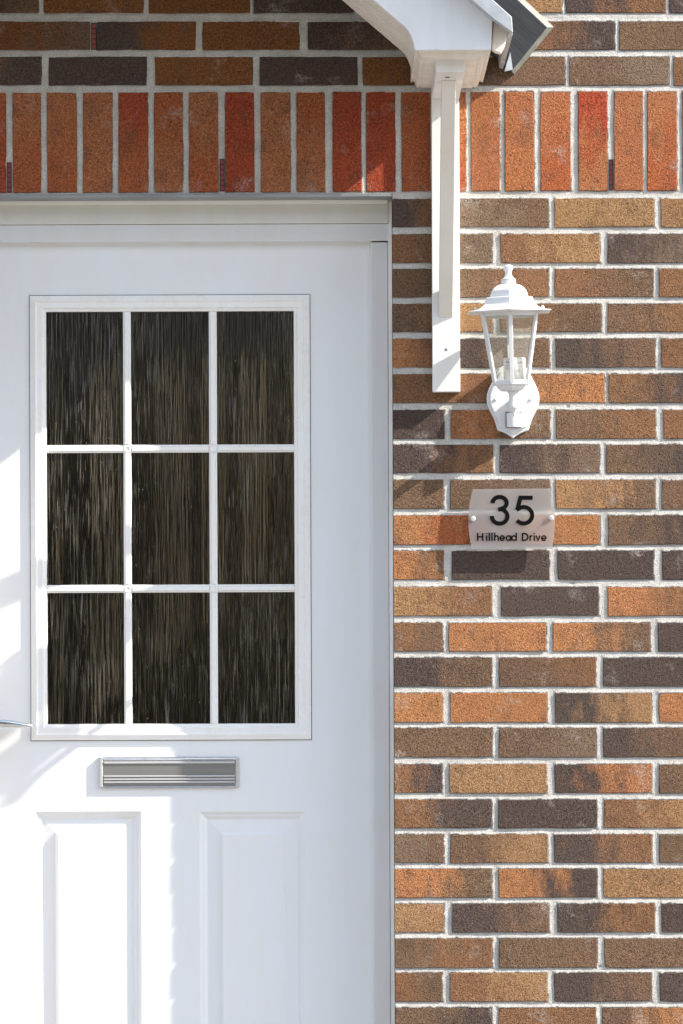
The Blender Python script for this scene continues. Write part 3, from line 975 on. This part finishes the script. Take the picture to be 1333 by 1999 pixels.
# screw head with a cross slot
def screw(px, py, d, r, parent, mat, name="screw"):
    c = P(px, py, d)
    v, f = lathe([(r, 0), (r, r * .12), (r * .55, r * .25)], 16)
    v = [(c.x + x, c.y - z, c.z + y) for x, y, z in v]
    o = mesh_obj(name, v, f, mat, parent)
    w = r * .22
    ps = [box_vf(c.x - r * .55, c.x + r * .55, c.y - r * .30, c.y - r * .2, c.z - w / 2, c.z + w / 2), box_vf(c.x - w / 2, c.x + w / 2, c.y - r * .29, c.y - r * .2, c.z - r * .55, c.z + r * .55)]
    ps = [([((p[0] - c.x) * .82 - (p[2] - c.z) * .57 + c.x, p[1], (p[0] - c.x) * .57 + (p[2] - c.z) * .82 + c.z) for p in v_], f_) for v_, f_ in ps]
    mesh_obj("cross_slot", *join(ps), M_BLACK, o)
    return o


screw(870.8, 682.5, TP - .0008, .0047, br, M_SATIN2)
c = P(877, 148, .30)
v, f = box_vf(c.x - .011, c.x - .003, -.42 - .009, -.42, zb - .0012, zb + .001)
mesh_obj("nail_hole", v, f, M_VENTDARK, br)

# ------------------------------------------------------------------ canopy
can = thing("door_canopy", "white pitched door canopy with boxed corner, grey verge and lead flashing above the door", "canopy", (P(338, 166).x, 0, P(338, 166).z))
BD = .589              # depth of the board face
APX = 285.0
sl = .854


def mirror(pts):
    return [(2 * APX - x, y) for x, y in reversed(pts)]


low = [(728.5, 0), (790, 52.5), (797, 61), (802, 70.5), (806, 81), (808.7, 92), (809.5, 98)]
right = [(APX, -(728.5 - APX) * sl)] + low + [(958.5, 97.3), (961.5, 38), (APX, -(918 - APX) * .86)]
w = [P(x, y, BD) for x, y in right]
ax_x = w[0].x
rp = [(p.x, p.z) for p in w]
lp = [(2 * ax_x - x, z) for x, z in rp[1:-1]]
outline = rp + list(reversed(lp))
mesh_obj("bargeboard", *prism(outline, BD - .018, BD), M_BARGE, can, bevel=.0015)
# fluted soffit behind the board, following its lower edge
lowp = [P(x, y, BD) for x, y in ([(APX, -(728.5 - APX) * sl)] + [(t, -(728.5 - t) * sl) for t in (420, 560, 670)] + low[1:-1])]
path = [(p.x, p.z) for p in lowp]


def fluted(path, sgn):
    nr = 10
    d1, d0 = BD - .0183, BD - .41
    prof = []
    for i in range(nr):
        a = d1 + (d0 - d1) * i / nr; b_ = d1 + (d0 - d1) * (i + 1) / nr; q = (b_ - a)
        prof += [(a, 0), (a + q * .72, 0), (a + q * .76, .009), (a + q * .96, .009)]
    prof.append((d0, 0))
    V, F = [], []
    m = len(prof)
    for i, (x, z) in enumerate(path):
        p0, p1 = path[max(i - 1, 0)], path[min(i + 1, len(path) - 1)]
        tx, tz = p1[0] - p0[0], p1[1] - p0[1]; L_ = math.hypot(tx, tz)
        nx_, nz_ = -tz / L_, tx / L_
        if nz_ < 0: nx_, nz_ = -nx_, -nz_
        for d, h in prof: V.append((x + nx_ * h, -d, z + nz_ * h))
        for d, h in ((d0, .02), (d1, .02)): V.append((x + nx_ * h, -d, z + nz_ * h))
    m += 2
    for i in range(len(path) - 1):
        for k in range(m):
            F.append((i * m + k, i * m + (k + 1) % m, (i + 1) * m + (k + 1) % m, (i + 1) * m + k))
    return V, F


mesh_obj("soffit", *fluted(path, 1), M_SOFFIT, can)
mesh_obj("soffit", *fluted([(2 * ax_x - x, z) for x, z in path], -1), M_SOFFIT, can)
# boxed corners standing on the brackets
def box_end(mir):
    cl, cr = P(809.5, 98, BD), P(958.5, 97.3, BD)
    zb_ = (cl.z + cr.z) / 2
    tr = P(961.5, 38, BD)
    x0, x1 = cl.x, cr.x
    V, F = [], []
    pr = [(0, 0), (.004, -.0035), (.0075, -.003), (.0095, .003), (.0125, .0085), (.017, .0105), (.0185, .0085), (.0215, .0085), (.0235, .0105)]
    df, db = BD - .0183, .0035
    n_ = 0
    for o, h in pr:
        V += [(x0 + o, -db, zb_ - h), (x0 + o, -(df - o), zb_ - h), (x1 - o, -(df - o), zb_ - h), (x1 - o, -db, zb_ - h)]
    for r_ in range(len(pr) - 1):
        for i in range(3):
            F.append((r_ * 4 + i, r_ * 4 + i + 1, r_ * 4 + 5 + i, r_ * 4 + 4 + i))
    last_ = (len(pr) - 1) * 4
    F.append((last_, last_ + 1, last_ + 2, last_ + 3))
    F.append(tuple([r_ * 4 for r_ in range(len(pr))] + [r_ * 4 + 3 for r_ in reversed(range(len(pr)))]))
    s = len(V)
    ht = tr.z - zb_
    tl = .07
    V += [(x0, -db, zb_ + tl), (x0, -df, zb_ + tl), (x1 + .002, -df, zb_ + ht), (x1 + .002, -db, zb_ + ht)]
    F += [(0, 1, s + 1, s), (1, 2, s + 2, s + 1), (2, 3, s + 3, s + 2), (3, 0, s, s + 3), (s, s + 1, s + 2, s + 3)]
    if mir: V = [(2 * ax_x - x, y, z) for x, y, z in V]
    mesh_obj("boxed_corner", V, F, M_SOFFIT, can, bevel=.0006)


box_end(False); box_end(True)
# eaves end cap right of the box
def cap(mir):
    w = [P(x, y, BD - .03) for x, y in ((963.5, 38), (991, 57), (989.5, 72), (985, 90), (978, 104), (968, 101), (960, 96))]
    pts = [(p.x, p.z) for p in w]
    if mir: pts = [(2 * ax_x - x, z) for x, z in pts]
    mesh_obj("eaves_cap", *prism(pts, BD - .06, BD - .03), M_SOFFIT, can, bevel=.002)


cap(False); cap(True)
# roof slopes, verge trim, eaves trim
TD = BD + .039
tw = [P(x, y, TD) for x, y in ((APX, -(963 - APX) * .9), (999, 33), (1001, 64), (APX, -(920 - APX) * .857 + 0))]
tp = [(p.x, p.z) for p in tw]
trim = tp[:3] + [(P(963, 36.5, TD).x, P(963, 36.5, TD).z)] + [tp[3]]
for mir in (False, True):
    q = [(2 * ax_x - x, z) for x, z in trim] if mir else trim
    mesh_obj("verge_trim", *prism(q, BD + .002, TD), M_ALU, can, bevel=.0012)
    top = tp[:2]
    slab = [(ax_x, tp[0][1] - .003), (tp[1][0] - .001, tp[1][1] - .003), (tp[2][0] - .0015, tp[2][1] + .012), (ax_x, tp[0][1] - .022)]
    q = [(2 * ax_x - x, z) for x, z in slab] if mir else slab
    mesh_obj("roof_slope", *prism(q, .003, BD + .0015), M_SLATE, can)
    e1 = [(tp[1][0] + .0002, tp[1][1]), (tp[1][0] + .012, tp[1][1] - .010), (tp[2][0] + .009, tp[2][1] - .001), (tp[2][0] - .001, tp[2][1])]
    e1 = [(tp[1][0] - .009, tp[1][1] - .006), (tp[1][0] + .001, tp[1][1] + .001), (tp[2][0] + .001, tp[2][1]), (tp[2][0] - .008, tp[2][1] + .003)]
    q = [(2 * ax_x - x, z) for x, z in e1] if mir else e1
    mesh_obj("eaves_trim", *prism(q, .004, BD + .0012), M_ALU, can, bevel=.0008)
# stepped lead flashing dressed against the wall above the roof
fl_in = [(1068, 53), (999, 138.5), (940, 90), (APX, -505), (APX, -675)]
fl_out = [(1081, 53), (1004, 145.5), (938, 92), (APX, -504), (APX, -689)]
for mir in (False, True):
    wi = [P(x, y, .022) for x, y in fl_in]; wo = [P(x, y, .001) for x, y in fl_out]
    A = [(p.x, p.z) for p in wi]; B = [(p.x, p.z) for p in wo]
    if mir:
        A = [(2 * ax_x - x, z) for x, z in A]; B = [(2 * ax_x - x, z) for x, z in B]
    mesh_obj("lead_flashing", *prism(A, .001, .022), M_LEAD, can, bevel=.001)
    # pale bead along its top edge and grey fold down its end
    i_, j_ = 4, 0
    bead = [(*(A[4]), .0165), (*(A[0]), .0165), (*(B[0]), .003), (*(B[4]), .003)]
    V = [(x, -d, z) for x, z, d in bead] + [(x, .002, z) for x, z, d in bead]
    F = [(0, 1, 2, 3), (7, 6, 5, 4)] + [(i, (i + 1) % 4, 4 + (i + 1) % 4, 4 + i) for i in range(4)]
    mesh_obj("flashing_bead", V, F, M_BEAD, can)
    fold = [(*(A[0]), .0185), (*(A[1]), .0185), (*(B[1]), .004), (*(B[0]), .004)]
    V = [(x, -d, z) for x, z, d in fold] + [(x, .002, z) for x, z, d in fold]
    mesh_obj("flashing_fold", V, F, M_LEADEDGE, can)
w = [P(x, y, .026) for x, y in ((996, 101), (1001, 136), (984.5, 139.5))]
mesh_obj("flashing_corner", *prism([(p.x, p.z) for p in w], .0225, .026), M_ALU, can)

# ------------------------------------------------------------------ wall lantern
LD = .146              # lantern axis in front of the wall
ax = P(998, 690, LD)
lan = thing("wall_lantern", "white six sided lantern wall light with clear panes above the house number sign", "wall light", (P(1001, 795).x, 0, P(1001, 795).z))
kk = S * (DIST - LD) / DIST


def lz(y): return P(999, y, LD).z


HEX = math.pi / 2 + math.pi            # one corner towards the viewer (-Y)
LEAN = Matrix.Rotation(math.radians(-1.3), 4, 'Y')
piv = Vector((ax.x, -LD, lz(770)))


def lean(v):
    return [LEAN @ (Vector(p) - piv) + piv for p in v]


def hexprof(pr): return [(hw * kk / .866, lz(y)) for hw, y in pr]


lid_prof = [(52, 613), (55, 611.5), (80, 610.2), (80.5, 608.6), (70, 607.2), (62, 605), (55, 601), (50, 595), (46.5, 588), (45, 582.5), (44, 581.2), (36.5, 580.4), (35.8, 575), (33, 568), (29, 562.5), (23, 558), (17, 555.8), (14.5, 555)]
v, f = lathe(hexprof(lid_prof), 6, HEX, ax.x, -LD)
mesh_obj("lid", lean(v), f, M_LAMP, lan, bevel=.0008)
fin = [(14, 555.5), (14.3, 548.5), (12.5, 546.8), (14, 545.8), (13, 544.3), (9.5, 542), (7, 538), (6, 533), (7, 529), (9.3, 525.5), (10, 522), (8.8, 519), (5.5, 517.2), (0.2, 516.6)]
v, f = lathe([(r * kk, lz(y)) for r, y in fin], 20, 0, ax.x, -LD)
mesh_obj("finial", lean(v), f, M_LAMP, lan, smooth=True)
# little studs on the eaves
for sx_ in (-66, 66):
    v, f = lathe([(3.0 * kk, lz(607)), (3.0 * kk, lz(600)), (1.5 * kk, lz(597))], 12, 0, ax.x + sx_ * kk, -LD + .01)
    mesh_obj("stud", lean(v), f, M_LAMP, lan, smooth=True)
# frame: six corner posts, top and bottom rails
RT, RB = 54.5 * kk / .866, 34.0 * kk / .866
ZT_, ZB_ = lz(612), lz(750)


def hexpt(i, r, z):
    a = HEX + i * math.pi / 3
    return Vector((ax.x + r * math.cos(a), -LD + r * math.sin(a), z))


def shrink(p, q, amt):
    return p


for i in range(6):
    p, q = hexpt(i, RB - .003, ZB_ + .001), hexpt(i, RT - .003, ZT_)
    rad = Vector((math.cos(HEX + i * math.pi / 3), math.sin(HEX + i * math.pi / 3), 0))
    v, f = beam(p, q, .0085, .005, rad)
    mesh_obj("post", lean(v), f, M_LAMP, lan, bevel=.0008)
    j = (i + 1) % 6
    rm = lambda t: RB + (RT - RB) * t
    zm = lambda t: ZB_ + (ZT_ - ZB_) * t
    mid = (rad + Vector((math.cos(HEX + j * math.pi / 3), math.sin(HEX + j * math.pi / 3), 0))).normalized()
    for t0, t1 in ((0, .048), (.955, 1.0)):
        A_ = [hexpt(i, rm(t0) - .0006, zm(t0)), hexpt(j, rm(t0) - .0006, zm(t0)), hexpt(j, rm(t1) - .0006, zm(t1)), hexpt(i, rm(t1) - .0006, zm(t1))]
        V = A_ + [p_ - mid * .0045 for p_ in A_]
        F = [(0, 1, 2, 3), (7, 6, 5, 4)] + [(a_, (a_ + 1) % 4, 4 + (a_ + 1) % 4, 4 + a_) for a_ in range(4)]
        mesh_obj("rail", lean(V), F, M_LAMP, lan, bevel=.0005)
    A_ = [hexpt(i, rm(.02) - .004, zm(.02)), hexpt(j, rm(.02) - .004, zm(.02)), hexpt(j, rm(.98) - .004, zm(.98)), hexpt(i, rm(.98) - .004, zm(.98))]
    V = A_
    mesh_obj("glass_pane", lean(V), [(0, 1, 2, 3)], M_LGLASS, lan, fix=False)
v, f = lathe(hexprof([(33.5, 749.6), (33.8, 751.4), (28.5, 752), (27.5, 754), (24, 759), (20, 762.2), (17.5, 763.5)]), 6, HEX, ax.x, -LD)
mesh_obj("cup", lean(v), f, M_LAMP, lan, bevel=.0006)
v, f = lathe([(r * kk, lz(y)) for r, y in [(11.2, 763), (11.4, 766.5), (9, 767.5), (8.4, 776), (8.8, 784), (10.2, 790), (11.2, 795), (9.8, 797.5), (8, 799), (4.5, 806), (1.5, 812), (0.2, 815)]], 20, 0, ax.x + .004, -LD)
mesh_obj("stem", lean(v), f, M_LAMP, lan, smooth=True)
# arm from the back plate
za = lz(787)
v, f = tube([(P(1001, 787).x, -.026, P(1001, 790).z), (P(1001, 787).x, -.06, P(1001, 789).z), (ax.x + .004, -.115, za + .001), (ax.x + .004, -LD, za)], [.012, .0085, .008, .0085])
mesh_obj("swan_arm", v, f, M_LAMP, lan, smooth=True)
# lamp holder with its printed label
hr = 21.5 * kk
v, f = lathe([(hr, lz(748)), (hr, lz(700.5)), (hr - .0015, lz(699)), (hr - .004, lz(699)), (hr - .004, lz(735)), (.001, lz(735))], 28, 0, ax.x + .008, -LD)
hol = mesh_obj("lamp_holder", lean(v), f, M_LAMP, lan)
for p_ in hol.data.polygons: p_.use_smooth = abs(p_.normal.z) < .5


def curved_text(txt, px, py, hpx, parent):
    cu = bpy.data.curves.new("print", 'FONT'); cu.body = txt; cu.size = hpx * kk * 1.38; cu.align_x = 'CENTER'
    o = bpy.data.objects.new("print", cu); COL.objects.link(o)
    me = bpy.data.meshes.new_from_object(o.evaluated_get(bpy.context.evaluated_depsgraph_get()))
    bpy.data.objects.remove(o); bpy.data.curves.remove(cu)
    x_c = P(px, py, LD).x - (ax.x + .008)
    z_c = P(px, py, LD).z
    V = []
    for v_ in me.vertices:
        a_ = (x_c + v_.co.x) / hr
        a_ = max(-1.5, min(1.5, a_))
        V.append((ax.x + .008 + math.sin(a_) * (hr + .0003), -LD - math.cos(a_) * (hr + .0003), z_c + v_.co.y - hpx * kk * .5))
    F = [tuple(p.vertices) for p in me.polygons]
    bpy.data.meshes.remove(me)
    mesh_obj("print", lean(V), F, M_GREYINK, parent, fix=False)


curved_text("L2843", 1018, 709, 4.6, hol)
curved_text("CE", 1012, 725, 4.2, hol)
curved_text("IP44", 991.5, 708, 4.2, hol)
curved_text("220-240V", 991.5, 714, 2.4, hol)
curved_text("MAX 60W", 991.5, 719, 2.4, hol)

# back plate, two stepped layers
half = [(0, 706), (14, 711), (28, 719), (33, 730), (39, 742), (46, 756), (50.3, 768), (51.3, 778), (50.3, 789), (46, 800), (40.5, 811), (36.5, 819), (33.5, 828), (31.5, 836), (29.5, 840.5), (22, 842.5), (13, 846.5), (5, 851.5), (0, 856)]


def plate(k_, d0, d1, grow):
    cy = 782
    pts = [(1001.5 + x * k_, cy + (y - cy) * k_) for x, y in half] + [(1001.5 - x * k_, cy + (y - cy) * k_) for x, y in reversed(half[1:-1])]
    return pprism(pts, d0, d1)


bp_ = mesh_obj("back_plate", *plate(1.0, .001, .023, 0), M_LAMP, lan, bevel=.0022, seg=3)
bp2 = mesh_obj("plate_face", *plate(.885, .0228, .029, 0), M_LAMP, bp_, bevel=.0016, seg=3)
for x in (967.5, 1036):
    c = P(x, 780, .029)
    v, f = lathe([(.0036, 0), (.0034, .0014), (.0016, .0026)], 16)
    v = [(c.x + x_, c.y - z_, c.z + y_) for x_, y_, z_ in v]
    mesh_obj("plate_screw", v, f, M_LAMP, bp_, smooth=True)
# movement sensor
sn = pbox("movement_sensor", 987, 1018.5, 804, 835, .0283, .033, M_GREYINK, lan, .001)
a, b, c, e = rect(989, 1018, 806, 833.5, .045)
V, F = [], []
for i in range(13):
    t = -1 + 2 * i / 12
    x = (a + b) / 2 + (b - a) / 2 * t
    d = .0345 + .014 * math.sqrt(max(0, 1 - t * t * .92))
    V += [(x, -.0329, c), (x, -d, c), (x, -d, e), (x, -.0329, e)]
for i in range(12):
    for k in range(4):
        F.append((i * 4 + k, i * 4 + (k + 1) % 4, i * 4 + 4 + (k + 1) % 4, i * 4 + 4 + k))
F += [(0, 1, 2, 3), (51, 50, 49, 48)]
mesh_obj("sensor_lens", V, F, M_LAMP, sn, bevel=.0008)

# ------------------------------------------------------------------ house number sign
sg = thing("house_sign", "frosted clear house number sign reading 35 Hillhead Drive below the lantern", "sign", (P(999, 1072).x, 0, P(999, 1072).z))
SD = .017
def edge_curve(a, m, b, n=8):
    return [((1 - t) ** 2 * a[0] + 2 * t * (1 - t) * m[0] + t * t * b[0], (1 - t) ** 2 * a[1] + 2 * t * (1 - t) * m[1] + t * t * b[1]) for t in [i / n for i in range(n + 1)]]


outl = edge_curve((1075.2, 953.6), (1090, 1011), (1077, 1071.3)) + edge_curve((921.5, 1072.3), (906, 1014), (923, 955))
mesh_obj("sign_plate", *pprism(outl, SD - .003, SD), M_ACRYL, sg, bevel=.0004)
for px, py in ((923.2, 1012.8), (1075.8, 1011)):
    c = P(px, py, SD)
    v, f = lathe([(.0058, .0003), (.0058, .0028), (.0046, .0042), (.002, .0047)], 20)
    v = [(c.x + x_, c.y - z_, c.z + y_) for x_, y_, z_ in v]
    o = mesh_obj("sign_screw", v, f, M_SATIN2, sg)
    v, f = lathe([(.0035, .0003), (.0035, -(SD - .0005))], 14)
    v = [(c.x + x_, c.y - z_ * 1, c.z + y_) for x_, y_, z_ in v]
    mesh_obj("standoff", v, f, M_SATIN2, o)
# lettering drawn as strokes; z6 = coordinates read off an enlargement of the sign
def z6(x, y): return (905 + x / 7.016, 940 + y / 7.016)


def arc(cx, cy, rx, ry, a0, a1, n=20):
    return [(cx + rx * math.cos(math.radians(a0 + (a1 - a0) * i / n)), cy - ry * math.sin(math.radians(a0 + (a1 - a0) * i / n))) for i in range(n + 1)]


def ribbon(pts, w):
    """flat stroke of width w (enlargement units) as a thin raised strip"""
    n = len(pts)
    L_, R_ = [], []
    for i, (x, y) in enumerate(pts):
        p0, p1 = pts[max(i - 1, 0)], pts[min(i + 1, n - 1)]
        if 0 < i < n - 1:
            a_ = Vector((x - p0[0], y - p0[1])).normalized(); b_ = Vector((p1[0] - x, p1[1] - y)).normalized()
            t = (a_ + b_).normalized(); cs = max(.5, t.dot(b_))
        else:
            t = Vector((p1[0] - p0[0], p1[1] - p0[1])).normalized(); cs = 1
        nx_, ny_ = -t.y * w / 2 / cs, t.x * w / 2 / cs
        L_.append((x + nx_, y + ny_)); R_.append((x - nx_, y - ny_))
    V, F = [], []
    for (a_, b_) in zip(L_, R_):
        for q in (a_, b_):
            p = P(*z6(*q), SD + .0006)
            V += [(p.x, -SD - .0006, p.z), (p.x, -SD - .0001, p.z)]
    for i in range(n - 1):
        k = i * 4
        F += [(k, k + 2, k + 6, k + 4), (k, k + 4, k + 5, k + 1), (k + 2, k + 3, k + 7, k + 6)]
    F += [(0, 1, 3, 2), (n * 4 - 4, n * 4 - 2, n * 4 - 1, n * 4 - 3)]
    return V, F


def glyph(name, strokes, w):
    mesh_obj(name, *join([([(x, y - .00006 * i, z) for x, y, z in v_], f_) for i, (v_, f_) in enumerate(ribbon(s, w) for s in strokes)]), M_BLACK, sg, fix=True)


d3 = arc(493, 293, 96, 82, 183, -62, 22) + [(516, 381), (470, 383)]
d3b = [(500, 381)] + arc(493, 480, 106, 98, 88, -180, 26) + [(381, 486)]
glyph("numeral", [arc(493, 293, 96, 82, 183, -75, 24) + [(500, 382), (470, 382)], arc(493, 478, 106, 99, 85, -184, 28)], 57)
glyph("numeral", [[(945, 222), (776, 222), (738, 385)], [(722, 392), (740, 377)] + arc(822, 462, 116, 112, 128, -141, 28)], 57)
CB, CT, XH = 812, 706, 738          # base line, cap line, x line
W6 = 20
rx, ry = 31, (CB - XH) / 2 - 7
cyx = (CB + XH) / 2


def ball(x): return arc(x, cyx, rx - 2, ry + 1, 0, 360, 24)


def g_e(x): return [[(x - 27, cyx + 2), (x + 29, cyx + 2)] + arc(x, cyx, rx - 2, ry + 1, 0, 325, 22)]


glyph("letter", [[(193, CT), (193, CB)], [(262, CT), (262, CB)], [(193, 757), (262, 757)]], W6)
glyph("letter", [[(315, XH), (315, CB)], [(315, 706), (315, 721)]], W6)
glyph("letter", [[(351, CT - 6), (351, CB)]], W6)
glyph("letter", [[(388, CT - 6), (388, CB)]], W6)
glyph("letter", [[(425, CT - 6), (425, CB)], [(425, 775)] + arc(449, 769, 24, 25, 180, 0, 14) + [(473, CB)]], W6)
glyph("letter", g_e(528), W6 * .95)
glyph("letter", [ball(614), [(645, XH), (645, CB)]], W6 * .95)
glyph("letter", [ball(690), [(721, CT - 6), (721, CB)]], W6 * .95)
glyph("letter", [[(806, CB - 8), (806, CT + 8)], [(798, CT + 8), (830, CT + 8)] + arc(834, (CB + CT) / 2, 45, 45, 90, -90, 20) + [(798, CB - 8)]], W6)
glyph("letter", [[(910, XH), (910, CB)], [(910, 770)] + arc(932, 764, 20, 20, 180, 60, 10)], W6)
glyph("letter", [[(967, XH), (967, CB)], [(967, 706), (967, 721)]], W6)
glyph("letter", [[(990, XH), (1018, CB - 8), (1046, XH)]], W6)
glyph("letter", g_e(1098), W6 * .95)
